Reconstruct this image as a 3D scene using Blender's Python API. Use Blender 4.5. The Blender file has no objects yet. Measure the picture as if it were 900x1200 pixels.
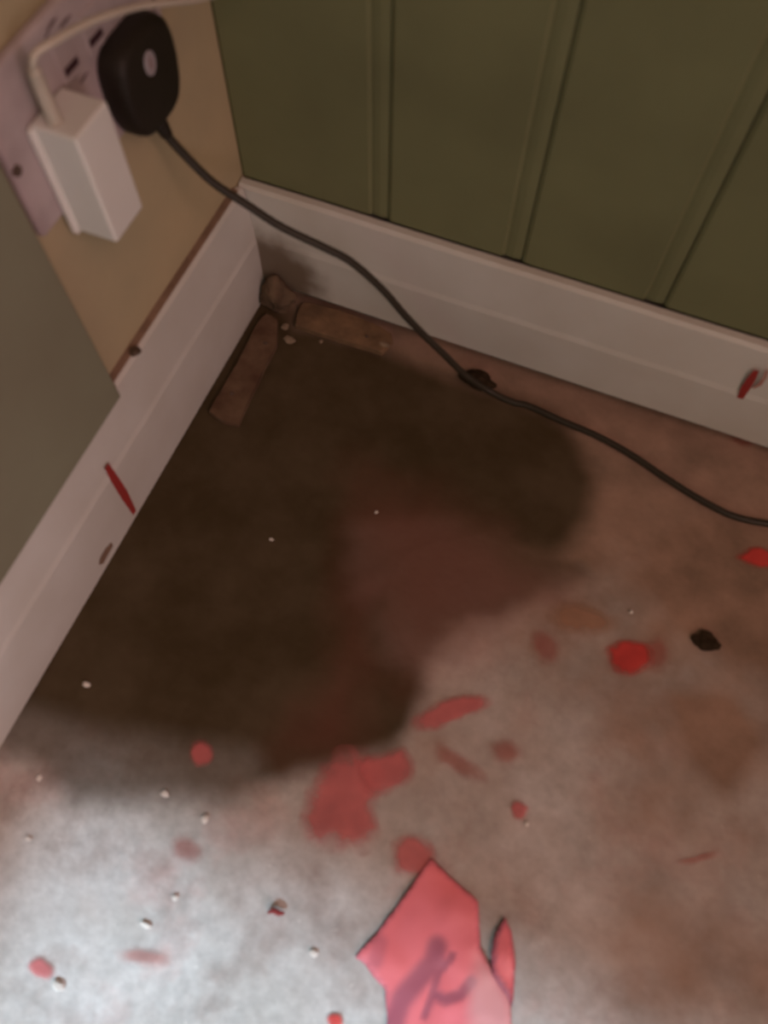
import bpy, bmesh, math, random
import numpy as np
from mathutils import Vector, noise

random.seed(7)
C = bpy.context.scene.collection
SC = bpy.context.scene

# ------------------------------------------------------------------ camera, world, lights, exposure
CAM_F = 947.9                        # focal length in pixels of the 900x1200 frame
CAM_E = (0.43254, -0.00876, 0.38386)
CAM_P = (0.27607, -0.41189, 0.58)
cd = bpy.data.cameras.new('camera')
cd.sensor_fit = 'VERTICAL'; cd.sensor_height = 36.0; cd.lens = CAM_F / 1200 * 36.0
cd.clip_start = 0.01
cd.dof.use_dof = True; cd.dof.focus_distance = 1.5; cd.dof.aperture_fstop = 6.8
cam = bpy.data.objects.new('camera', cd); C.objects.link(cam)
cam.location = CAM_P; cam.rotation_euler = CAM_E
SC.camera = cam

w = bpy.data.worlds.new('world'); SC.world = w; w.use_nodes = True
w.node_tree.nodes['Background'].inputs[0].default_value = (0.62, 0.52, 0.36, 1)
w.node_tree.nodes['Background'].inputs[1].default_value = 0.045

def light(name, kind, loc, target, energy, color, size=0.5, size_y=None):
    l = bpy.data.lights.new(name, kind); l.energy = energy; l.color = color
    if kind == 'AREA':
        l.size = size
        if size_y: l.shape = 'RECTANGLE'; l.size_y = size_y
    o = bpy.data.objects.new(name, l); C.objects.link(o); o.location = loc
    d = Vector(target) - Vector(loc)
    o.rotation_euler = d.to_track_quat('-Z', 'Y').to_euler()
    return o
# daylight entering through the window behind the camera: ends on the floor in a straight soft edge
sun = light('daylight', 'SUN', (0.3, -4, 3.4), (0.35, -0.5, 0), 3.9, (0.66, 0.92, 1.10))
sun.data.angle = math.radians(1.9)
# warm pink room lamp to the right, and the soft grey light of the room behind
light('room_lamp', 'AREA', (1.25, -0.95, 1.45), (0.35, -0.75, 0.0), 12.3, (1.0, 0.58, 0.49), 0.9)
lamp = light('near_left_fill', 'AREA', (1.25, -1.0, 0.55), (0.0, -0.78, 0.12), 1.2, (1.0, 0.72, 0.76), 0.3)  # added low fill without a real source, brightens the near left skirting and panel
lamp.data.spread = math.radians(75)
light('room_light', 'AREA', (0.7, -1.9, 0.9), (0.7, 0, 0.1), 1.7, (0.60, 1.0, 0.66), 0.9)
SC.view_settings.view_transform = 'Standard'; SC.view_settings.look = 'None'
SC.view_settings.gamma = 1; SC.view_settings.use_curve_mapping = False
SC.view_settings.exposure = 0.0

# ------------------------------------------------------------------ points in the room
_a, _b, _c = CAM_E
_Rx = np.array([[1,0,0],[0,math.cos(_a),-math.sin(_a)],[0,math.sin(_a),math.cos(_a)]])
_Ry = np.array([[math.cos(_b),0,math.sin(_b)],[0,1,0],[-math.sin(_b),0,math.cos(_b)]])
_Rz = np.array([[math.cos(_c),-math.sin(_c),0],[math.sin(_c),math.cos(_c),0],[0,0,1]])
_M = _Rz @ _Ry @ _Rx; _O = np.array(CAM_P)
def ray(px, py): return _M @ np.array([(px-450)/CAM_F, -(py-600)/CAM_F, -1.0])
def on_floor(px, py, z=0.0):
    d = ray(px, py); return _O + d*((z-_O[2])/d[2])
def on_left(px, py, x=0.0):
    d = ray(px, py); return _O + d*((x-_O[0])/d[0])
def on_back(px, py, y=0.0):
    d = ray(px, py); return _O + d*((y-_O[1])/d[1])

# ------------------------------------------------------------------ materials
def mat(name, col, rough=0.6, spec=0.3, vary=0.0, scale=20.0, col2=None, bump=0.0, bscale=120.0, coat=0.0):
    m = bpy.data.materials.new(name); m.use_nodes = True
    nt = m.node_tree; N = nt.nodes; L = nt.links; bs = N['Principled BSDF']
    bs.inputs['Roughness'].default_value = rough
    bs.inputs['Specular IOR Level'].default_value = spec
    tc = N.new('ShaderNodeTexCoord')
    if col2 is None: col2 = tuple(c*(1-vary) for c in col)
    nz = N.new('ShaderNodeTexNoise'); nz.inputs['Scale'].default_value = scale
    nz.inputs['Detail'].default_value = 5
    L.new(tc.outputs['Object'], nz.inputs['Vector'])
    r = N.new('ShaderNodeValToRGB')
    r.color_ramp.elements[0].position = 0.35; r.color_ramp.elements[0].color = (*col, 1)
    r.color_ramp.elements[1].position = 0.68; r.color_ramp.elements[1].color = (*col2, 1)
    L.new(nz.outputs[0], r.inputs[0]); L.new(r.outputs[0], bs.inputs['Base Color'])
    if bump:
        n2 = N.new('ShaderNodeTexNoise'); n2.inputs['Scale'].default_value = bscale
        L.new(tc.outputs['Object'], n2.inputs['Vector'])
        b = N.new('ShaderNodeBump'); b.inputs['Strength'].default_value = bump
        b.inputs['Distance'].default_value = 0.002
        L.new(n2.outputs[0], b.inputs['Height']); L.new(b.outputs[0], bs.inputs['Normal'])
    return m

M = {}
M['skirt'] = mat('white_gloss_paint', (0.60,0.59,0.55), 0.42, 0.35, scale=14, col2=(0.54,0.52,0.47), bump=0.12, bscale=90)
M['filler'] = mat('old_filler', (0.26,0.17,0.12), 0.9, 0.1, 0.3, 60, bump=0.5, bscale=300)
M['plaster'] = mat('yellowed_plaster', (0.47,0.385,0.235), 0.85, 0.15, scale=9, col2=(0.38,0.33,0.21), bump=0.3, bscale=60)
M['olive'] = mat('olive_paint', (0.180,0.187,0.096), 0.75, 0.12, scale=11, col2=(0.150,0.155,0.080), bump=0.2, bscale=70)
M['olive_panel'] = mat('olive_panel_paint', (0.235,0.24,0.165), 0.6, 0.25, scale=7, col2=(0.20,0.19,0.13), bump=0.15, bscale=60)
M['room'] = mat('bare_plaster', (0.28,0.28,0.25), 0.9, 0.1, 0.15, 5)
M['socket'] = mat('dirty_white_socket', (0.46,0.39,0.39), 0.45, 0.4, scale=45, col2=(0.37,0.31,0.31))
M['slot'] = mat('dark_slot', (0.05,0.02,0.025), 0.6, 0.3, 0.2)
M['smudge'] = mat('grey_smudge', (0.17,0.12,0.12), 0.8, 0.1, 0.4, 200)
M['charger'] = mat('white_charger_plastic', (0.70,0.69,0.65), 0.4, 0.4, 0.06, 20)
M['wcable'] = mat('white_cable', (0.52,0.46,0.38), 0.5, 0.4, 0.1, 30)
M['black'] = mat('black_plastic', (0.022,0.017,0.012), 0.55, 0.25, 0.2, 30, bump=0.1, bscale=200)
M['bcable'] = mat('black_cable', (0.035,0.028,0.018), 0.5, 0.3, 0.2, 40)
M['badge'] = mat('grey_badge', (0.34,0.30,0.32), 0.4, 0.4, 0.1, 60)
M['badge2'] = mat('badge_mark', (0.27,0.19,0.19), 0.5, 0.3, 0.1, 60)
M['wood'] = mat('damp_softwood', (0.155,0.100,0.062), 0.8, 0.15, scale=60, col2=(0.09,0.05,0.03), bump=0.5, bscale=200)
M['wood2'] = mat('dry_softwood', (0.24,0.15,0.085), 0.8, 0.15, scale=60, col2=(0.13,0.085,0.05), bump=0.5, bscale=200)
M['mortar'] = mat('brown_mortar', (0.16,0.11,0.07), 0.95, 0.1, scale=70, col2=(0.09,0.06,0.04), bump=0.8, bscale=250)
M['pale_crumb'] = mat('pale_plaster_crumb', (0.80,0.76,0.70), 0.9, 0.1, 0.15, 120)
M['dull_crumb'] = mat('dull_mortar_crumb', (0.30,0.23,0.16), 0.95, 0.1, 0.3, 120)
M['dirt'] = mat('dark_dirt', (0.045,0.030,0.017), 0.95, 0.1, 0.4, 200, bump=0.8, bscale=400)
M['metal'] = mat('rusty_metal', (0.10,0.065,0.045), 0.55, 0.4, 0.3, 200)
M['crayon'] = mat('red_mark', (0.33,0.035,0.03), 0.6, 0.2, scale=300, col2=(0.27,0.04,0.035))
M['crayon_faint'] = mat('faint_red_mark', (0.38,0.17,0.14), 0.6, 0.2, scale=300, col2=(0.42,0.25,0.2))
M['red_curl'] = mat('dull_red_flake', (0.32,0.06,0.06), 0.7, 0.2, 0.2, 200)

def stain_on_skirt(name, base, col, centre, radius):
    """white paint with a brown damp stain spreading from one place"""
    m = mat(name, (0.60,0.59,0.55), 0.42, 0.35, scale=14, col2=(0.54,0.52,0.47), bump=0.12, bscale=90)
    nt = m.node_tree; N = nt.nodes; L = nt.links; bs = N['Principled BSDF']
    src = bs.inputs['Base Color'].links[0].from_socket
    tc = N.new('ShaderNodeTexCoord')
    vm = N.new('ShaderNodeVectorMath'); vm.operation = 'DISTANCE'; vm.inputs[1].default_value = centre
    nz = N.new('ShaderNodeTexNoise'); nz.inputs['Scale'].default_value = 55
    ad = N.new('ShaderNodeMath'); ad.operation = 'MULTIPLY_ADD'
    ad.inputs[1].default_value = -0.022; 
    L.new(tc.outputs['Object'], vm.inputs[0]); L.new(tc.outputs['Object'], nz.inputs['Vector'])
    L.new(nz.outputs[0], ad.inputs[0]); L.new(vm.outputs['Value'], ad.inputs[2])
    mr = N.new('ShaderNodeMapRange'); mr.interpolation_type = 'SMOOTHSTEP'
    mr.inputs['From Min'].default_value = radius*0.35; mr.inputs['From Max'].default_value = radius
    mr.inputs['To Min'].default_value = 0.9; mr.inputs['To Max'].default_value = 0
    L.new(ad.outputs[0], mr.inputs['Value'])
    mx = N.new('ShaderNodeMix'); mx.data_type = 'RGBA'
    L.new(mr.outputs[0], mx.inputs['Factor']); L.new(src, mx.inputs['A']); mx.inputs['B'].default_value = (*col, 1)
    L.new(mx.outputs['Result'], bs.inputs['Base Color'])
    return m
M['skirt_back'] = stain_on_skirt('white_gloss_damp_stained', None, (0.13,0.085,0.05), (0.012,0.0,0.030), 0.050)

# paint splats: thin worn paint, breaking up towards the rim
def splat_mat(name, col, strength, edge=0.9):
    m = mat(name, col, 0.6, 0.25, scale=40, col2=tuple(c*0.72 for c in col))
    nt = m.node_tree; N = nt.nodes; L = nt.links; bs = N['Principled BSDF']
    at = N.new('ShaderNodeAttribute'); at.attribute_name = 'cover'
    tc = N.new('ShaderNodeTexCoord'); nz = N.new('ShaderNodeTexNoise'); nz.inputs['Scale'].default_value = 70
    nz.inputs['Detail'].default_value = 6
    L.new(tc.outputs['Object'], nz.inputs['Vector'])
    ad = N.new('ShaderNodeMath'); ad.operation = 'ADD'
    L.new(at.outputs['Fac'], ad.inputs[0]); L.new(nz.outputs[0], ad.inputs[1])
    mr = N.new('ShaderNodeMapRange'); mr.interpolation_type = 'SMOOTHSTEP'
    mr.inputs['From Min'].default_value = 0.42; mr.inputs['From Max'].default_value = 0.55+edge
    mr.inputs['To Max'].default_value = strength
    L.new(ad.outputs[0], mr.inputs['Value']); L.new(mr.outputs[0], bs.inputs['Alpha'])
    return m
M['red_strong'] = splat_mat('red_paint', (0.74,0.07,0.06), 0.85, 0.6)
M['red_worn'] = splat_mat('worn_red_paint', (0.76,0.20,0.20), 0.74, 0.6)
M['red_faint'] = splat_mat('faint_red_paint', (0.55,0.13,0.10), 0.42, 0.9)
M['ochre'] = splat_mat('ochre_paint', (0.50,0.27,0.16), 0.6, 0.8)

def floor_mat():
    m = bpy.data.materials.new('stained_concrete'); m.use_nodes = True
    nt = m.node_tree; N = nt.nodes; L = nt.links; bs = N['Principled BSDF']
    bs.inputs['Roughness'].default_value = 0.85; bs.inputs['Specular IOR Level'].default_value = 0.15
    tc = N.new('ShaderNodeTexCoord')
    def nz(scale, detail=6, rough=0.6, off=0):
        mp = N.new('ShaderNodeMapping'); mp.inputs['Location'].default_value = (off, off*1.7, off*.3)
        L.new(tc.outputs['Object'], mp.inputs['Vector'])
        n = N.new('ShaderNodeTexNoise'); n.inputs['Scale'].default_value = scale
        n.inputs['Detail'].default_value = detail; n.inputs['Roughness'].default_value = rough
        L.new(mp.outputs[0], n.inputs['Vector']); return n.outputs[0]
    def ramp(src, p0, c0, p1, c1):
        r = N.new('ShaderNodeValToRGB'); e = r.color_ramp.elements
        e[0].position = p0; e[0].color = c0; e[1].position = p1; e[1].color = c1
        L.new(src, r.inputs[0]); return r.outputs[0]
    def mix(f, a, b, mode='MIX'):
        x = N.new('ShaderNodeMix'); x.data_type = 'RGBA'; x.blend_type = mode
        for s, v in (('Factor', f), ('A', a), ('B', b)):
            if isinstance(v, (tuple, float, int)): x.inputs[s].default_value = v
            else: L.new(v, x.inputs[s])
        return x.outputs['Result']
    def attr(n):
        a = N.new('ShaderNodeAttribute'); a.attribute_name = n; return a.outputs['Fac']
    base = ramp(nz(9), 0.36, (0.54,0.53,0.50,1), 0.66, (0.71,0.70,0.68,1))
    pinkish = ramp(nz(16, off=3.3), 0.53, (0,0,0,1), 0.70, (0.6,0.6,0.6,1))
    base = mix(pinkish, base, (0.63,0.44,0.41,1))
    dark = ramp(nz(17, off=7.1), 0.52, (0,0,0,1), 0.68, (0.60,0.60,0.60,1))
    base = mix(dark, base, (0.33,0.25,0.22,1))
    fine = ramp(nz(130, 4, off=1.2), 0.30, (0.80,0.80,0.80,1), 0.70, (1.06,1.06,1.06,1))
    base = mix(1.0, base, fine, 'MULTIPLY')
    speck = ramp(nz(210, 2, off=5), 0.70, (0,0,0,1), 0.76, (0.55,0.55,0.55,1))
    base = mix(speck, base, (0.86,0.84,0.80,1))
    # soil: old brown dirt, plus shade painted in where the daylight stops
    base = mix(attr('soil_shade'), base, ramp(nz(22, off=9), 0.35, (0.36,0.235,0.17,1), 0.65, (0.225,0.15,0.105,1)))
    damp_c = ramp(nz(18, off=2), 0.35, (0.088,0.064,0.036,1), 0.65, (0.058,0.040,0.018,1))
    base = mix(attr('damp'), base, damp_c)
    rc = mix(attr('damp'), (0.42,0.21,0.17,1), (0.15,0.052,0.036,1))
    base = mix(attr('rust'), base, rc)
    L.new(base, bs.inputs['Base Color'])
    bm = N.new('ShaderNodeBump'); bm.inputs['Strength'].default_value = 0.35; bm.inputs['Distance'].default_value = 0.003
    L.new(nz(75, 5, off=4), bm.inputs['Height']); L.new(bm.outputs[0], bs.inputs['Normal'])
    return m
M['floor'] = floor_mat()

def film_mat():
    m = mat('red_plastic_film', (0.93,0.24,0.28), 0.4, 0.4, scale=25, col2=(0.88,0.20,0.22))
    nt = m.node_tree; N = nt.nodes; L = nt.links; bs = N['Principled BSDF']
    src = bs.inputs['Base Color'].links[0].from_socket
    at = N.new('ShaderNodeAttribute'); at.attribute_name = 'mark'
    mx = N.new('ShaderNodeMix'); mx.data_type = 'RGBA'
    L.new(at.outputs['Fac'], mx.inputs['Factor']); L.new(src, mx.inputs['A'])
    mx.inputs['B'].default_value = (0.42,0.12,0.17,1)
    a2 = N.new('ShaderNodeAttribute'); a2.attribute_name = 'pale'
    m2 = N.new('ShaderNodeMix'); m2.data_type = 'RGBA'
    L.new(a2.outputs['Fac'], m2.inputs['Factor']); L.new(mx.outputs['Result'], m2.inputs['A'])
    m2.inputs['B'].default_value = (0.80,0.45,0.46,1)
    L.new(m2.outputs['Result'], bs.inputs['Base Color'])
    return m
M['film'] = film_mat()
M['film_pale'] = mat('pale_red_film', (0.62,0.19,0.21), 0.4, 0.4, scale=60, col2=(0.50,0.09,0.11))

# ------------------------------------------------------------------ mesh helpers
def tag(o, label=None, cat=None, group=None, kind=None):
    if label: o['label'] = label
    if cat: o['category'] = cat
    if group: o['group'] = group
    if kind: o['kind'] = kind
    return o
def obj(name, bm, material, parent=None, smooth=False):
    bmesh.ops.recalc_face_normals(bm, faces=bm.faces)
    me = bpy.data.meshes.new(name); bm.to_mesh(me); bm.free()
    me.materials.append(material)
    if smooth:
        for p in me.polygons: p.use_smooth = True
    o = bpy.data.objects.new(name, me); C.objects.link(o)
    if parent: o.parent = parent; o.matrix_parent_inverse = parent.matrix_world.inverted()
    return o
def raw(name, verts, faces, material, parent=None, smooth=False, attrs=None):
    me = bpy.data.meshes.new(name); me.from_pydata([tuple(map(float, v)) for v in verts], [], faces)
    me.materials.append(material)
    for k, vals in (attrs or {}).items():
        a = me.attributes.new(k, 'FLOAT', 'POINT'); a.data.foreach_set('value', np.asarray(vals, dtype=np.float32))
    if smooth: me.polygons.foreach_set('use_smooth', [True]*len(me.polygons))
    o = bpy.data.objects.new(name, me); C.objects.link(o)
    if parent: o.parent = parent; o.matrix_parent_inverse = parent.matrix_world.inverted()
    return o
def empty(name, loc):
    o = bpy.data.objects.new(name, None); C.objects.link(o); o.location = loc
    o.empty_display_size = 0.02
    bpy.context.view_layer.update()
    return o
def box_bm(x0, x1, y0, y1, z0, z1, bevel=0.0, seg=2):
    bm = bmesh.new(); bmesh.ops.create_cube(bm, size=1)
    for v in bm.verts:
        v.co = Vector((x0+(v.co.x+.5)*(x1-x0), y0+(v.co.y+.5)*(y1-y0), z0+(v.co.z+.5)*(z1-z0)))
    if bevel: bmesh.ops.bevel(bm, geom=bm.edges[:], offset=bevel, segments=seg, profile=0.5, affect='EDGES')
    return bm
def extrude_profile(pts, a, b, axis, steps=1, wob=None):
    """profile pts are (out, z); axis 'x' runs along x with out = -y, axis 'y' runs along y with out = +x"""
    bm = bmesh.new(); rings = []
    for i in range(steps+1):
        t = a+(b-a)*i/steps; r = []
        for (o_, z) in pts:
            q = Vector((t, -o_, z)) if axis == 'x' else Vector((o_, t, z))
            if wob: q += wob(t, o_, z)
            r.append(bm.verts.new(q))
        rings.append(r)
    n = len(pts)
    for i in range(steps):
        for k in range(n):
            bm.faces.new((rings[i][k], rings[i][(k+1)%n], rings[i+1][(k+1)%n], rings[i+1][k]))
    bm.faces.new(rings[0]); bm.faces.new(rings[-1][::-1])
    return bm
def smooth_path(P, n=8):
    P = [Vector(p) for p in P]; out = []
    for i in range(len(P)-1):
        p0 = P[max(i-1, 0)]; p1 = P[i]; p2 = P[i+1]; p3 = P[min(i+2, len(P)-1)]
        for k in range(n):
            t = k/n
            out.append(0.5*((2*p1)+(p2-p0)*t+(2*p0-5*p1+4*p2-p3)*t*t+(3*p1-p0-3*p2+p3)*t**3))
    out.append(P[-1]); return out
def tube_bm(P, r, sides=12, n=8):
    pts = smooth_path(P, n); bm = bmesh.new(); rings = []
    up = Vector((0.3, 0.2, 1)).normalized()
    R = r if callable(r) else (lambda t: r)
    for i, p in enumerate(pts):
        d = (pts[min(i+1, len(pts)-1)]-pts[max(i-1, 0)]).normalized()
        s = d.cross(up)
        if s.length < 1e-3: s = d.cross(Vector((1, 0, 0)))
        s.normalize(); up = s.cross(d).normalized(); rr = R(i/(len(pts)-1))
        rings.append([bm.verts.new(p+s*math.cos(a)*rr+up*math.sin(a)*rr) for a in [2*math.pi*k/sides for k in range(sides)]])
    for a, b in zip(rings, rings[1:]):
        for k in range(sides): bm.faces.new((a[k], a[(k+1)%sides], b[(k+1)%sides], b[k]))
    bm.faces.new(rings[0]); bm.faces.new(rings[-1])
    return bm
def rock_bm(c, r, flat=0.6, seed=0, sub=2, stretch=(1, 1)):
    bm = bmesh.new(); bmesh.ops.create_icosphere(bm, subdivisions=sub, radius=1)
    for v in bm.verts:
        k = 1+0.45*noise.noise(v.co*1.3+Vector((seed*3.1, seed, 0)))+0.12*noise.noise(v.co*4+Vector((seed, 0, 5)))
        v.co = Vector((v.co.x*k*r*stretch[0], v.co.y*k*r*stretch[1], v.co.z*k*r*flat))+Vector(c)
    return bm

# ------------------------------------------------------------------ setting
SK_H = 0.119; WALL_X = -0.010; BACK_Y = 0.012
def poly_px(pts, z=0.0): return np.array([on_floor(x, y, z)[:2] for x, y in pts])
def sdf(P, poly):
    """signed distance, negative inside"""
    d = np.full(len(P), 1e9); inside = np.zeros(len(P), bool); n = len(poly)
    for i in range(n):
        a = poly[i]; b = poly[(i+1) % n]; e = b-a; wv = P-a
        t = np.clip((wv@e)/(e@e+1e-12), 0, 1); q = wv-t[:, None]*e
        d = np.minimum(d, np.hypot(q[:, 0], q[:, 1]))
        c = ((a[1] > P[:, 1]) != (b[1] > P[:, 1]))
        xi = a[0]+(P[:, 1]-a[1])*(b[0]-a[0])/(b[1]-a[1]+1e-12)
        inside ^= c & (P[:, 0] < xi)
    return np.where(inside, -d, d)
def sstep(v, a, b):
    t = np.clip((v-a)/(b-a), 0, 1); return t*t*(3-2*t)

def build_floor():
    xs = np.concatenate([np.arange(-0.012, 0.66, 0.0028), np.linspace(0.68, 2.2, 20)])
    ys = np.concatenate([np.linspace(-2.1, -0.68, 18), np.arange(-0.66, 0.0121, 0.0028)])
    ys[-1] = 0.0125
    X, Y = np.meshgrid(xs, ys); P = np.stack([X.ravel(), Y.ravel()], 1)
    nx, ny = len(xs), len(ys)
    nzl = np.array([noise.fractal(Vector((x*14, y*14, 0.3)), 1.0, 2.0, 4) for x, y in P])
    nzf = np.array([noise.noise(Vector((x*60, y*60, 2.3))) for x, y in P])
    Z = 0.0007*nzl+0.0004*nzf
    Z = Z-np.clip(Z.max(), 0, None)                      # relief stays at or below z = 0
    faces = [(j*nx+i, j*nx+i+1, (j+1)*nx+i+1, (j+1)*nx+i) for j in range(ny-1) for i in range(nx-1)]
    # damp patch
    D = poly_px([(200,250),(300,300),(345,385),(430,408),(520,440),(600,466),(645,486),(672,515),(692,560),(684,603),
                 (668,640),(642,656),(606,648),(566,634),(520,640),(488,655),(468,690),(478,730),(492,770),(494,810),
                 (478,850),(462,872),(420,880),(388,892),(350,897),(310,915),(272,936),(200,930),(130,937),(88,934),
                 (58,915),(20,890),(-60,860),(-80,700)])
    s = sdf(P, D)+0.006*nzl+0.003*nzf
    damp = 1-sstep(s, -0.010, 0.017)
    H = poly_px([(425,625),(490,612),(560,618),(630,636),(672,664),(615,698),(550,722),(508,756),(480,775),(450,745),(428,690)])
    s2 = sdf(P, H)+0.018*nzl+0.004*nzf
    half = 1-sstep(s2, -0.012, 0.020)
    damp = np.maximum(damp*(1-0.16*half), 0.80*half)
    Wl = poly_px([(-60,860),(60,912),(90,936),(280,936),(280,905),(100,880),(0,850)])
    damp *= 1-0.25*(1-sstep(sdf(P, Wl), 0.0, 0.03))
    R1 = poly_px([(420,575),(500,585),(560,620),(620,670),(640,700),(580,730),(520,770),(480,800),(440,720),(400,880),(360,870),(400,720),(420,650)])
    rust = 0.6*(1-sstep(sdf(P, R1)+0.026*nzl, -0.040, 0.040))
    # soil: dirt fading from the back skirting, plus shade painted up to the daylight's edge
    soil_shade = sstep(P[:, 1], -0.34, -0.03)*0.75+0.46*sstep(P[:, 1], -0.50, -0.38)*sstep(P[:, 0], 0.10, 0.28)
    bandY = np.clip(1-np.abs(P[:, 1]+0.0)/0.055, 0, 1)
    soil_shade = np.clip(soil_shade+0.4*bandY+0.30*nzl, 0, 0.97)
    B1 = poly_px([(800,825),(850,830),(880,870),(850,920),(820,890)])
    soil_shade = np.clip(soil_shade+0.5*(1-sstep(sdf(P, B1)+0.008*nzl, -0.01, 0.02)), 0, 1)
    for pts in ([(730,1050),(770,1040),(760,1090),(735,1100)], [(790,1090),(840,1085),(835,1130),(800,1140)],
                [(820,640),(900,650),(900,760),(830,730),(790,680)], [(740,1150),(800,1160),(780,1190),(730,1180)],
                [(880,1120),(920,1120),(920,1180),(890,1160)]):
        soil_shade = np.clip(soil_shade+0.38*(1-sstep(sdf(P, poly_px(pts))+0.008*nzl, -0.015, 0.03)), 0, 1)
    V = np.stack([P[:, 0], P[:, 1], Z], 1)
    o = raw('floor', V, faces, M['floor'], smooth=True, attrs={'damp': damp, 'soil_shade': soil_shade, 'rust': rust})
    return tag(o, kind='structure')
floor = build_floor()

def wobble(t, o_, z): return Vector((0, 0, 0.0006*noise.noise(Vector((t*9, z*5, o_)))))
SKP = [(-0.0085, 0.0), (0.0015, 0.0), (0.0018, 0.066), (0.0006, 0.071), (-0.0022, 0.1165), (-0.0045, SK_H), (-0.0085, SK_H)]
base_l = tag(obj('baseboard_left', extrude_profile(SKP, -2.0, 0.0, 'y', 60, wobble), M['skirt']), kind='structure')
SKB = [(-0.0105, 0.0185), (0.0012, 0.0185), (0.0015, 0.068), (0.0004, 0.073), (-0.0024, 0.1165), (-0.0048, SK_H), (-0.0105, SK_H)]
base_b = tag(obj('baseboard_back', extrude_profile(SKB, -0.0085, 2.0, 'x', 60, wobble), M['skirt_back']), kind='structure')

# left wall, plastered
wall_l = tag(obj('wall_left', box_bm(-0.12, WALL_X, -2.1, 0.14, 0, 2.5), M['plaster']), kind='structure')
# back wall: rough wall behind, and olive tongue-and-groove boards one by one
wall_b = tag(obj('wall_back', box_bm(WALL_X, 2.2, 0.024, 0.14, 0, 2.5), M['room']), kind='structure')
def board_bm(x0, width, z0, z1):
    th = BACK_Y; back = 0.0235
    w_ = width-0.0004
    prof = [(0, back), (0, th+0.0014), (0.0028, th), (w_-0.0150, th), (w_-0.0130, th+0.0022), (w_-0.0105, th+0.0016),
            (w_-0.0065, th+0.0012), (w_-0.0030, th+0.0016), (w_-0.0004, th+0.0022), (w_, back)]
    bm = bmesh.new()
    a = [bm.verts.new((x0+px, py, z0)) for px, py in prof]; b = [bm.verts.new((x0+px, py, z1)) for px, py in prof]
    n = len(prof)
    for k in range(n): bm.faces.new((a[k], a[(k+1) % n], b[(k+1) % n], b[k]))
    bm.faces.new(a[::-1]); bm.faces.new(b)
    return bm
PITCH = 0.1055; x = -0.0095
widths = [0.1145+0.0072, PITCH, PITCH+0.001, PITCH]+[PITCH]*12
for i, wd in enumerate(widths):
    if x > 1.9: break
    obj('board', board_bm(x, wd, SK_H+0.0004, 1.6+0.01*(i % 2)), M['olive'], wall_b)
    x += wd
# wall behind the camera with the window the daylight comes through, seen only by its light
WY = -2.1; TOP = None
sun_dir = (Vector((0.35, -0.5, 0))-Vector((0.3, -4, 3.4))).normalized()
reach = -0.448                                          # where the daylight ends on the floor
top = (reach-(WY-0.1))*(-sun_dir.z/sun_dir.y)
bm = bmesh.new()
def add_box(bm, x0, x1, y0, y1, z0, z1):
    b = box_bm(x0, x1, y0, y1, z0, z1); me = bpy.data.meshes.new('t'); b.to_mesh(me); b.free(); bm.from_mesh(me); bpy.data.meshes.remove(me)
add_box(bm, -0.12, 2.2, WY-0.1, WY, top, 2.5)
add_box(bm, -0.12, 2.2, WY-0.1, WY, 0, 0.55)
add_box(bm, -0.12, 0.0, WY-0.1, WY, 0.55, top)
add_box(bm, 1.5, 2.2, WY-0.1, WY, 0.55, top)
tag(obj('wall_front', bm, M['room']), kind='structure')
bm = bmesh.new()
for a in ((0.0, 1.5, 0.55, 0.59), (0.0, 1.5, top-0.004, top+0.036), (0.0, 0.04, 0.59, top-0.004), (1.46, 1.5, 0.59, top-0.004)):
    add_box(bm, a[0], a[1], WY-0.001, WY+0.02, a[2], a[3])
tag(obj('window_1', bm, M['skirt']), kind='structure')

tag(obj('wall_right', box_bm(2.2, 2.32, -2.2, 0.14, 0, 2.5), M['room']), kind='structure')
tag(obj('ceiling', box_bm(-0.12, 2.32, -2.2, 0.14, 2.5, 2.6), M['room']), kind='structure')

# brown filler lying along the top of the left skirting, with a rusty nail head
bm = bmesh.new()
obj('filler_bead', extrude_profile([(-0.0098, SK_H), (-0.0050, SK_H), (-0.0056, SK_H+0.0010), (-0.0098, SK_H+0.0018)], -0.1995, -0.004, 'y', 30, wobble), M['filler'], base_l)
c = on_floor(158, 411, SK_H+0.002)
obj('nail_head', rock_bm((max(c[0], -0.008), c[1], SK_H+0.0015), 0.0042, 0.5, 2), M['metal'], base_l)
# chipped patch low on the left skirting
c = on_left(125, 652, 0.0018)
bm = bmesh.new()
r_ = [bm.verts.new((0.00195+0.0002*(k % 2), c[1]+0.011*math.cos(k*2*math.pi/9)*(0.8+0.4*random.random()), max(0.001, c[2]+0.004+0.005*math.sin(k*2*math.pi/9)*(0.7+0.6*random.random())))) for k in range(9)]
bm.faces.new(r_); tag(obj('paint_chip', bm, M['filler'], base_l), 'bare brown chip in the paint')

def stroke(name, pts, widths_, material, parent, plane, label=None):
    """flat drawn mark lying on a skirting face"""
    f = (lambda p: on_left(*p, 0.0021)) if plane == 'left' else (lambda p: on_back(*p, -0.0018))
    P = [Vector(f(p)) for p in pts]; L_ = []; R_ = []
    nrm = Vector((1, 0, 0)) if plane == 'left' else Vector((0, -1, 0))
    for i, p in enumerate(P):
        d = (P[min(i+1, len(P)-1)]-P[max(i-1, 0)]).normalized(); s = d.cross(nrm).normalized()*widths_[i]/2
        L_.append(p+s); R_.append(p-s)
    V = L_+R_; n = len(P)
    V2 = [v-nrm*0.0012 for v in V]
    F = []
    for i in range(n-1): F += [(i, i+1, n+i+1, n+i)]
    o = raw(name, V, F, material, parent)
    if label: tag(o, label)
    return o
stroke('crayon_mark', [(125,546),(134,561),(146,580),(158,601)], [.0050,.0070,.0078,.0045], M['crayon'], base_l, 'left', 'dark red slanting stroke')
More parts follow.
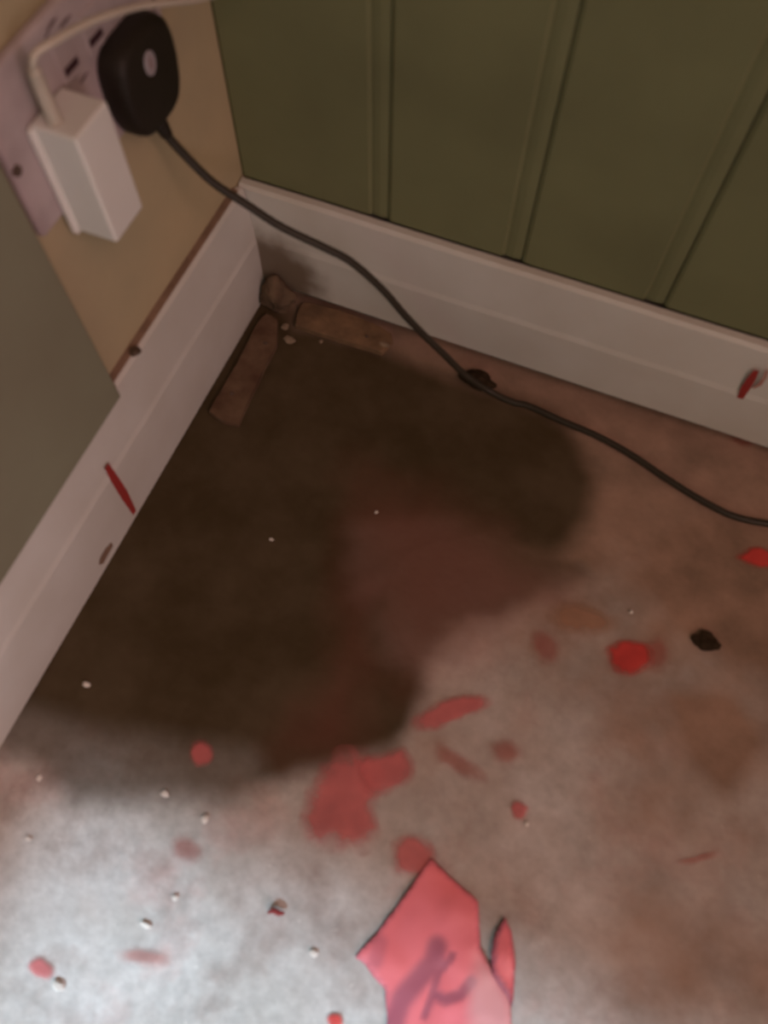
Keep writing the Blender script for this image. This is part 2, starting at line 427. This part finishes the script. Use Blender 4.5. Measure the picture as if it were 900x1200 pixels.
stroke('crayon_mark', [(887,434),(880,445),(873,456),(867,467)], [.0032,.0060,.0062,.0046], M['crayon'], base_b, 'back', 'short dark red stroke')
stroke('crayon_mark', [(899,434),(896,443),(890,451),(882,455)], [.0022,.0026,.0030,.0018], M['crayon_faint'], base_b, 'back', 'faint pink hooked stroke')

# ------------------------------------------------------------------ paint on the floor (parts of the floor)
def splat(pts, material, name='paint_splat', label=None, z=0.0006, jit=0.0012, inner=(0.8, 0.45)):
    P = poly_px(pts, z); Q = []
    n = len(P)
    for i in range(n):                                   # rounded, slightly ragged rim
        for k in range(4):
            t = k/4; p0, p1, p2, p3 = P[i-1], P[i], P[(i+1) % n], P[(i+2) % n]
            q = 0.5*((2*p1)+(p2-p0)*t+(2*p0-5*p1+4*p2-p3)*t*t+(3*p1-p0-3*p2+p3)*t**3)
            q = q+jit*np.array([noise.noise(Vector((q[0]*150, q[1]*150, 1))), noise.noise(Vector((q[0]*150, q[1]*150, 7)))])
            Q.append(q)
    Q = np.array(Q); c = Q.mean(0); m = len(Q)
    V = [(*q, z-0.0002) for q in c+(Q-c)*1.22]+[(*q, z) for q in c+(Q-c)*inner[0]]+[(*q, z) for q in c+(Q-c)*inner[1]]+[(*c, z)]
    cov = [0.0]*m+[0.42]*m+[0.85]*m+[1.0]
    F = []
    for i in range(m):
        j = (i+1) % m
        F += [(i, j, m+j, m+i), (m+i, m+j, 2*m+j, 2*m+i), (2*m+i, 2*m+j, 3*m)]
    o = raw(name, V, F, material, floor, attrs={'cover': cov})
    if label: tag(o, label)
    return o
splat([(375,905),(400,884),(440,890),(446,912),(436,950),(440,978),(418,993),(372,986),(358,968),(364,935)], M['red_worn'], label='large worn red blotch')
splat([(425,890),(470,880),(482,898),(475,918),(445,930),(428,920)], M['red_worn'], label='worn red lobe beside the large blotch', z=0.0008)
splat([(462,990),(490,980),(508,995),(506,1020),(480,1026),(464,1018)], M['red_worn'], label='round red blotch touching the plastic scrap')
splat([(486,846),(510,826),(545,816),(570,817),(568,830),(540,842),(512,853)], M['red_worn'], label='long red streak')
splat([(512,872),(530,878),(556,895),(566,912),(548,914),(525,900),(510,888)], M['red_faint'], label='faint curved red smear')
splat([(575,872),(602,868),(612,885),(600,898),(580,890)], M['red_faint'], label='faint red smear')
splat([(712,762),(730,752),(752,754),(764,768),(758,784),(738,790),(718,782)], M['red_strong'], label='bright red round splash')
splat([(755,758),(772,745),(785,760),(784,778),(766,788),(756,778)], M['red_faint'], label='paler red ring beside the bright splash')
splat([(622,745),(640,738),(656,756),(654,774),(638,776),(626,764)], M['red_faint'], label='faint red smear')
splat([(600,944),(610,940),(619,948),(613,958),(602,957)], M['red_worn'])
splat([(222,880),(234,868),(247,876),(246,892),(230,897)], M['red_worn'])
splat([(866,652),(884,642),(908,648),(908,664),(880,662)], M['red_strong'], label='red splash by the right edge')
splat([(852,510),(868,508),(888,518),(876,524),(858,518)], M['red_faint'])
splat([(34,1130),(48,1124),(62,1138),(56,1149),(40,1142)], M['red_worn'])
splat([(384,1192),(396,1190),(402,1200),(390,1206)], M['red_strong'])
splat([(200,985),(222,980),(236,996),(226,1012),(206,1008)], M['red_faint'], label='pale pink smear')
splat([(648,712),(664,703),(690,710),(722,726),(716,742),(680,744),(652,736)], M['ochre'], label='pale ochre smear')
splat([(790,1010),(812,1004),(842,996),(838,1004),(806,1014)], M['red_faint'])
splat([(135,1115),(160,1110),(200,1120),(190,1132),(150,1130)], M['red_faint'])

# ------------------------------------------------------------------ olive board on the left wall
pn = box_bm(WALL_X-0.0005, 0.0055, -1.6, -0.2005, SK_H+0.0003, 1.55, 0.0012, 2)
pn = obj('wall_panel', pn, M['olive_panel'])
tag(pn, 'flat olive-grey painted panel standing on the left skirting, beside the socket', 'panel')

# ------------------------------------------------------------------ double socket
XW = WALL_X
sk = empty('double_socket', (XW, -0.117, 0.25))
tag(sk, 'grubby white double wall socket holding the charger and black plug', 'socket')
obj('faceplate', box_bm(XW, -0.0038, -0.190, -0.044, 0.250, 0.336, 0.0024, 3), M['socket'], sk)
for cy in (-0.1285, -0.1050):
    rk = obj('switch', box_bm(-0.0045, -0.0026, cy-0.0075, cy+0.0075, 0.3015, 0.3225, 0.0009, 2), M['socket'], sk)
    obj('switch_mark', box_bm(-0.00262, -0.0021, cy-0.0055, cy+0.0062, 0.3060, 0.3100, 0.0002, 1), M['slot'], rk)
def disc_x(x0, x1, y, z, r, seg=20):
    bm = bmesh.new(); bmesh.ops.create_cone(bm, cap_ends=True, segments=seg, radius1=r, radius2=r*0.92, depth=abs(x1-x0))
    for v in bm.verts:
        q = v.co.copy(); v.co = Vector((x0+(q.z/abs(x1-x0)+.5)*(x1-x0), y+q.x, z+q.y))
    return bm
for y_ in (-0.1865, -0.0505): obj('screw', disc_x(-0.0042, -0.0028, y_, 0.2925, 0.0030), M['metal'], sk)
# grey scuffs on the plate (flat)
for (a, b, wd) in (((66,20),(55,36),.0020), ((83,17),(70,33),.0018), ((58,36),(52,46),.0012), ((92,84),(86,93),.0022), ((103,84),(94,98),.0020), ((67,55),(67,60),.0028)):
    P0 = Vector(on_left(*a, -0.0034)); P1 = Vector(on_left(*b, -0.0034)); s = (P1-P0).normalized().cross(Vector((1, 0, 0)))*wd/2
    raw('scuff', [P0+s*.4, P0-s*.4, (P0+P1)/2-s, P1-s*.5, P1+s*.5, (P0+P1)/2+s], [(0, 1, 2, 3, 4, 5)], M['smudge'], sk)

# ------------------------------------------------------------------ white charger
ch = empty('charger', (-0.0036, -0.153, 0.237))
tag(ch, 'boxy white plug-in charger in the left socket, white cable from its top', 'charger')
CX0, CX1, CY0, CY1, CZ0, CZ1 = -0.0034, 0.0235, -0.1690, -0.1395, 0.237, 0.3055
bm = box_bm(CX0+0.001, CX1, CY0, CY1, CZ0, CZ1, 0.0020, 3)
obj('body', bm, M['charger'], ch)
bm = box_bm(CX0, CX0+0.0034, CY0-0.0030, CY1+0.0015, CZ0-0.0010, CZ1-0.001, 0.0028, 3)
tag(obj('plug_base', bm, M['charger'], ch), 'rounded rim against the faceplate')
w0 = Vector(on_left(45, 104, 0.007))
cz = CZ1
wy = w0.y
path = [on_left(52, 112, 0.008), on_left(46, 98, 0.009), on_left(40, 82, 0.011), on_left(39, 68, 0.013), on_left(47, 58, 0.015), on_left(64, 48, 0.018),
        on_left(90, 33, 0.021), on_left(125, 18, 0.024), on_left(165, 7, 0.026), on_left(205, 2, 0.028), on_left(240, -3, 0.028),
        on_left(300, -22, 0.026), on_left(360, -60, 0.022)]
path[0][2] = cz+0.0
obj('cable', tube_bm(path, lambda t: 0.0018, 12, 7), M['wcable'], ch, True)
obj('strain_relief', tube_bm([path[0]-np.array([0, 0, .001]), path[1], path[2]], lambda t: 0.0040-0.0012*t, 12, 6), M['wcable'], ch, True)

# ------------------------------------------------------------------ black plug and lead
bp = empty('power_plug', (-0.0036, -0.087, 0.25))
tag(bp, 'black plug with grey oval badge in the right socket, black lead to floor', 'plug')
def plug_body():
    bm = bmesh.new(); rings = []; n = 40
    prof = [(-0.0036, 0.96), (-0.0015, 1.0), (0.0065, 1.0), (0.0105, 0.965), (0.0125, 0.90), (0.0132, 0.80)]
    for xo, k in prof:
        ring = []
        for i in range(n):
            a = 2*math.pi*i/n; ca, sa = math.cos(a), math.sin(a); e = 2/3.8
            y = 0.0270*k*math.copysign(abs(ca)**e, ca); z = 0.0275*k*math.copysign(abs(sa)**e, sa)
            if z < 0: y *= 1+0.16*z/0.026           # narrows towards the lead
            ring.append(bm.verts.new((xo, -0.0865+y, 0.2755+z)))
        rings.append(ring)
    for a, b in zip(rings, rings[1:]):
        for k in range(n): bm.faces.new((a[k], a[(k+1) % n], b[(k+1) % n], b[k]))
    bm.faces.new(rings[0]); bm.faces.new(rings[-1])
    return bm
pbody = obj('body', plug_body(), M['black'], bp, True)
bo = Vector(on_left(176, 74, 0.0134))
def oval(x0, x1, c, ry, rz, n=28):
    bm = bmesh.new(); a = []; b = []
    for i in range(n):
        t = 2*math.pi*i/n
        a.append(bm.verts.new((x0, c.y+ry*math.cos(t), c.z+rz*math.sin(t)))); b.append(bm.verts.new((x1, c.y+ry*.93*math.cos(t), c.z+rz*.95*math.sin(t))))
    for k in range(n): bm.faces.new((a[k], a[(k+1) % n], b[(k+1) % n], b[k]))
    bm.faces.new(a); bm.faces.new(b); return bm
bad = obj('badge', oval(0.0131, 0.0138, bo, 0.0052, 0.0068), M['badge'], bp)
obj('badge_mark', oval(0.01385, 0.01395, bo, 0.0014, 0.0036, 16), M['badge2'], bad)
P0 = Vector((0.0035, -0.0835, 0.2515))
cp = [(0.0035, -0.0840, 0.256), (0.0045, -0.0830, 0.240), (0.013,-0.080,0.222), (0.028,-0.077,0.202), (0.047,-0.072,0.186), (0.067,-0.067,0.170),
      (0.094,-0.060,0.155), (0.112,-0.055,0.143), (0.134,-0.050,0.118), (0.153,-0.045,0.088), (0.181,-0.038,0.051),
      (0.200,-0.033,0.026), (0.220,-0.0275,0.0075)]
for q in [(600,471),(620,476),(660,494),(700,511),(740,533),(780,560),(820,585),(860,605),(900,614),(960,622),(1040,640)]:
    cp.append(tuple(on_floor(*q, 0.0030)))
obj('lead', tube_bm(cp, 0.0027, 14, 7), M['bcable'], bp, True)
obj('strain_relief', tube_bm([(0.0035, -0.0840, 0.257), (0.0040, -0.0832, 0.246), (0.0065, -0.0822, 0.235)], lambda t: 0.0062-0.0026*t, 14, 6), M['black'], bp, True)

# ------------------------------------------------------------------ leftover wooden strips along the skirtings
def strip(name, pts, z1, material, label, seed, parts=True):
    P = poly_px(pts, z1); Q = []
    n = len(P)
    for i in range(n):
        p, q = P[i], P[(i+1) % n]; m = max(2, int(np.linalg.norm(q-p)/0.007))
        for k in range(m):
            t = k/m; s = p+(q-p)*t
            Q.append(s+0.0009*np.array([noise.noise(Vector((s[0]*120, s[1]*120, seed))), noise.noise(Vector((s[0]*120, s[1]*120, seed+4)))]))
    bm = bmesh.new()
    a = [bm.verts.new((*q, 0.0)) for q in Q]; b = [bm.verts.new((*q, z1+0.0004*random.uniform(-1, 1))) for q in Q]
    for k in range(len(Q)): bm.faces.new((a[k], a[(k+1) % len(Q)], b[(k+1) % len(Q)], b[k]))
    bm.faces.new(a[::-1]); f = bm.faces.new(b)
    bmesh.ops.bevel(bm, geom=[e for e in bm.edges if all(v.co.z > z1*0.6 for v in e.verts)], offset=0.0008, segments=1, affect='EDGES')
    root = empty(name, (*P.mean(0), 0)); tag(root, label, 'wood strip')
    obj('slat', bm, material, root)
    return root
s1 = strip('wooden_strip', [(301,378),(312,367),(325,374),(324,402),(310,430),(293,465),(279,497),(262,493),(244,481),(258,460),(278,425)], 0.006, M['wood'],
           'short brown wooden strip lying along the left skirting', 1)
for c_ in ((311,402), (272,461)):
    p = on_floor(*c_, 0.0062); obj('nail', rock_bm((p[0], p[1], 0.0062), 0.0022, 0.5, 3, 1), M['metal'], s1)
s2 = strip('wooden_strip', [(349,362),(356,353),(400,364),(440,380),(458,390),(461,398),(448,412),(420,404),(372,389),(346,380)], 0.006, M['wood2'],
           'paler broken wooden strip lying along the back skirting', 5)
p = on_floor(430, 394, 0.0062); obj('nail', rock_bm((p[0], p[1], 0.0062), 0.0020, 0.5, 8, 1), M['metal'], s2)
sp = on_floor(450, 403, 0.0065)
obj('splinter', rock_bm((sp[0], sp[1], 0.0060), 0.0042, 0.4, 4, 2, (1.2, 0.7)), M['dull_crumb'], s2)

# mortar lump in the corner
c = (0.0165, -0.0085, 0.0125)
bm = rock_bm(c, 0.0175, 1.15, 11, 3, (0.90, 0.66))
for v in bm.verts:
    v.co.z = max(v.co.z, 0.0); v.co.x = max(v.co.x, 0.0022); v.co.y = min(v.co.y, -0.0018 if v.co.z > 0.017 else 0.010)
tag(obj('mortar_lump', bm, M['mortar']), 'brown lump of old mortar jammed in the corner of the skirtings', 'rubble')
p = on_floor(565, 447, 0.004)
bm = rock_bm((p[0]-0.004, p[1], 0.004), 0.012, 0.42, 21, 3, (1.3, 0.7))
for v in bm.verts: v.co.z = max(v.co.z, 0.0)
tag(obj('dirt_clod', bm, M['dirt']), 'dark clod of dirt where the black lead reaches the floor', 'rubble')
p = on_floor(828, 751, 0.002)
bm = rock_bm((p[0], p[1], 0.001), 0.0085, 0.35, 25, 3, (1.15, 0.75))
for v in bm.verts: v.co.z = max(v.co.z, 0.0)
tag(obj('dirt_clod', bm, M['dirt']), 'small dark clod of dirt right of the bright red splash', 'rubble')

# pale crumbs scattered about
crumbs = [((334,383),.0042,'pale crumb at the inner end of the back wooden strip'), ((339,398),.0050,'larger pale crumb just in front of the corner, between the two wooden strips'),
          ((376,400),.0034,'pale crumb in front of the back wooden strip'),
          ((101,802),.0040,'pale crumb on the dark damp patch, near the left skirting'), ((318,632),.0018,'tiny pale crumb in the middle of the dark damp patch'),
          ((441,600),.0022,'tiny pale crumb on the reddish bloom of the damp patch'), ((46,912),.0026,'pale crumb at the lower left rim of the damp patch'),
          ((193,930),.0030,'pale crumb at the lower rim of the damp patch, left of the next crumb'), ((240,960),.0044,'pale pinkish crumb just below the damp patch'),
          ((68,1155),.0052,'bright white crumb in the daylight by the small pink splat'), ((171,1084),.0036,'long white crumb in the middle of the daylight'),
          ((740,717),.0024,'tiny pale crumb above the bright red splash'), ((205,1052),.0026,'small cream crumb near the edge of the daylight'),
          ((368,1117),.0028,'white crumb in the daylight, left of the red plastic scrap'), ((618,966),.0022,'tiny pale crumb beside the small red dot'),
          ((33,983),.0026,'white crumb at the upper left edge of the daylight'), ((86,669),.0022,'tiny pale crumb by the left skirting on the damp patch')]
for i, (c_, r, lab) in enumerate(crumbs):
    p = on_floor(*c_, 0.0005)
    bm = rock_bm((p[0], p[1], r*0.12), r*0.8, 0.38, i*1.7, 2, (1.0+0.3*math.sin(i*2.1), 0.8+0.2*math.cos(i)))
    for v in bm.verts: v.co.z = max(v.co.z, 0.0)
    tag(obj('plaster_crumb', bm, M['dull_crumb'] if i < 3 else M['pale_crumb']), lab, 'rubble', 'pale crumbs scattered on the floor')

# ------------------------------------------------------------------ red plastic scraps
def film(name, outline, material, label, strokes=(), zamp=0.0022, res=0.0022, seed=0, lift=(), pale_area=None):
    P = poly_px(outline, 0.001); lo = P.min(0)-res; hi = P.max(0)+res
    n = len(P); Pd = []
    for i in range(n):
        for k in range(3):
            q = P[i]+(P[(i+1) % n]-P[i])*k/3
            Pd.append(q+0.0007*np.array([noise.noise(Vector((q[0]*200, q[1]*200, seed))), noise.noise(Vector((q[0]*200, q[1]*200, seed+3)))]))
    Pd = np.array(Pd)
    xs = np.arange(lo[0], hi[0], res); ys = np.arange(lo[1], hi[1], res)
    X, Y = np.meshgrid(xs, ys); G = np.stack([X.ravel(), Y.ravel()], 1)
    d = sdf(G, Pd)
    # pull grid points just outside onto the outline so that the rim is clean
    for i in np.where((d > 0) & (d < res*1.3))[0]:
        best = None
        for k in range(len(Pd)):
            a = Pd[k]; b = Pd[(k+1) % len(Pd)]; e = b-a; t = np.clip(((G[i]-a)@e)/(e@e+1e-12), 0, 1); q = a+t*e
            dd = np.linalg.norm(G[i]-q)
            if best is None or dd < best[0]: best = (dd, q)
        G[i] = best[1]
    keep = d < res*1.3
    nx = len(xs); idx = -np.ones(len(G), int); idx[keep] = np.arange(keep.sum())
    F = []
    for j in range(len(ys)-1):
        for i in range(nx-1):
            q = [j*nx+i, j*nx+i+1, (j+1)*nx+i+1, (j+1)*nx+i]
            if all(keep[k] for k in q): F.append(tuple(int(idx[k]) for k in q))
    K = G[keep]; dK = d[keep]
    z = np.array([abs(noise.noise(Vector((x*22+y*13, y*16-x*10, seed))))*zamp*1.3+0.0010*noise.noise(Vector((x*75, y*75, seed+9))) for x, y in K])
    z = 0.0007+np.maximum(z, 0)
    mark = np.zeros(len(K)); pale = np.zeros(len(K))
    if pale_area: pale = 0.75*(1-sstep(sdf(K, poly_px(pale_area))+0.004*np.array([noise.noise(Vector((x*60, y*60, 4))) for x, y in K]), -0.006, 0.008))
    for (pts, wd, amt, hz) in strokes:
        S_ = poly_px(pts, 0.002); ds = np.full(len(K), 1e9)
        for a, b in zip(S_, S_[1:]):
            e = b-a; t = np.clip(((K-a)@e)/(e@e), 0, 1); ds = np.minimum(ds, np.linalg.norm(K-a-t[:, None]*e, axis=1))
        k = 1-sstep(ds, wd*0.4, wd*1.25); mark = np.maximum(mark, k*amt); z += hz*np.exp(-(ds/(wd*1.0))**2)  # shade of the creases painted in as darker stripes
    for (c_, r, h) in lift:
        cc = poly_px([c_])[0]; z += h*np.exp(-((K-cc)**2).sum(1)/(r*r))
    rim = sstep(dK, -0.0028, -0.0002); mark = np.maximum(mark, rim*0.55)
    z = z*(1-0.5*rim)
    o = raw(name, np.column_stack([K, z]), F, material, smooth=True, attrs={'mark': mark, 'pale': pale})
    # shed unreferenced vertices and give the film a thickness
    bm = bmesh.new(); bm.from_mesh(o.data)
    bmesh.ops.delete(bm, geom=[v for v in bm.verts if not v.link_faces], context='VERTS')
    bm.to_mesh(o.data); bm.free()
    s = o.modifiers.new('thick', 'SOLIDIFY'); s.thickness = 0.0004; s.offset = 1
    return tag(o, label, 'plastic scrap')
film('plastic_scrap', [(505,1006),(516,1016),(528,1028),(545,1042),(560,1056),(561,1075),(562,1110),(578,1138),(598,1172),(600,1215),(560,1260),(470,1262),(452,1215),(454,1190),
                       (451,1160),(436,1142),(427,1129),(416,1122),(424,1112),(440,1096),(456,1074),(474,1050),(490,1026)],
     M['film'], 'large creased sheet of red plastic film lying flat on the floor', seed=3, strokes=[
     ([(512,1110),(508,1128),(488,1150),(470,1172),(458,1210)], 0.0078, 0.95, -0.0005),
     ([(530,1120),(514,1140),(508,1165),(498,1190)], 0.0030, 0.9, -0.0004),
     ([(508,1165),(522,1172),(540,1166),(553,1150)], 0.0040, 0.95, -0.0004),
     ([(500,1010),(480,1040),(456,1074),(432,1104)], 0.0024, 0.6, 0.0008),
     ([(445,1105),(440,1125)], 0.0060, 0.45, 0.0)],
     lift=(((470,1110),0.02,0.001), ((530,1090),0.02,0.0012)),
     pale_area=[(560,1120),(580,1140),(600,1175),(610,1240),(556,1240),(554,1180)])
film('plastic_scrap', [(592,1074),(599,1092),(603,1128),(602,1160),(599,1182),(594,1166),(585,1156),(576,1140),(576,1116),(580,1094)],
     M['film'], 'narrow upright-curled red plastic sliver right of the large sheet', seed=12, zamp=0.002, strokes=[
     ([(590,1078),(578,1098),(576,1138),(594,1164),(599,1180)], 0.0030, 0.95, 0.0012)], lift=(((592,1120),0.012,0.003),))
p = [on_floor(314,1070,0.0022), on_floor(320,1067,0.0034), on_floor(327,1070,0.0034), on_floor(333,1070,0.0020)]
tag(obj('plastic_curl', tube_bm(p, lambda t: 0.0006+0.0014*math.sin(math.pi*min(max(t, 0.05), 0.95)), 8, 4), M['red_curl']),
    'tiny dull red curl lying alone in the daylight', 'plastic scrap')
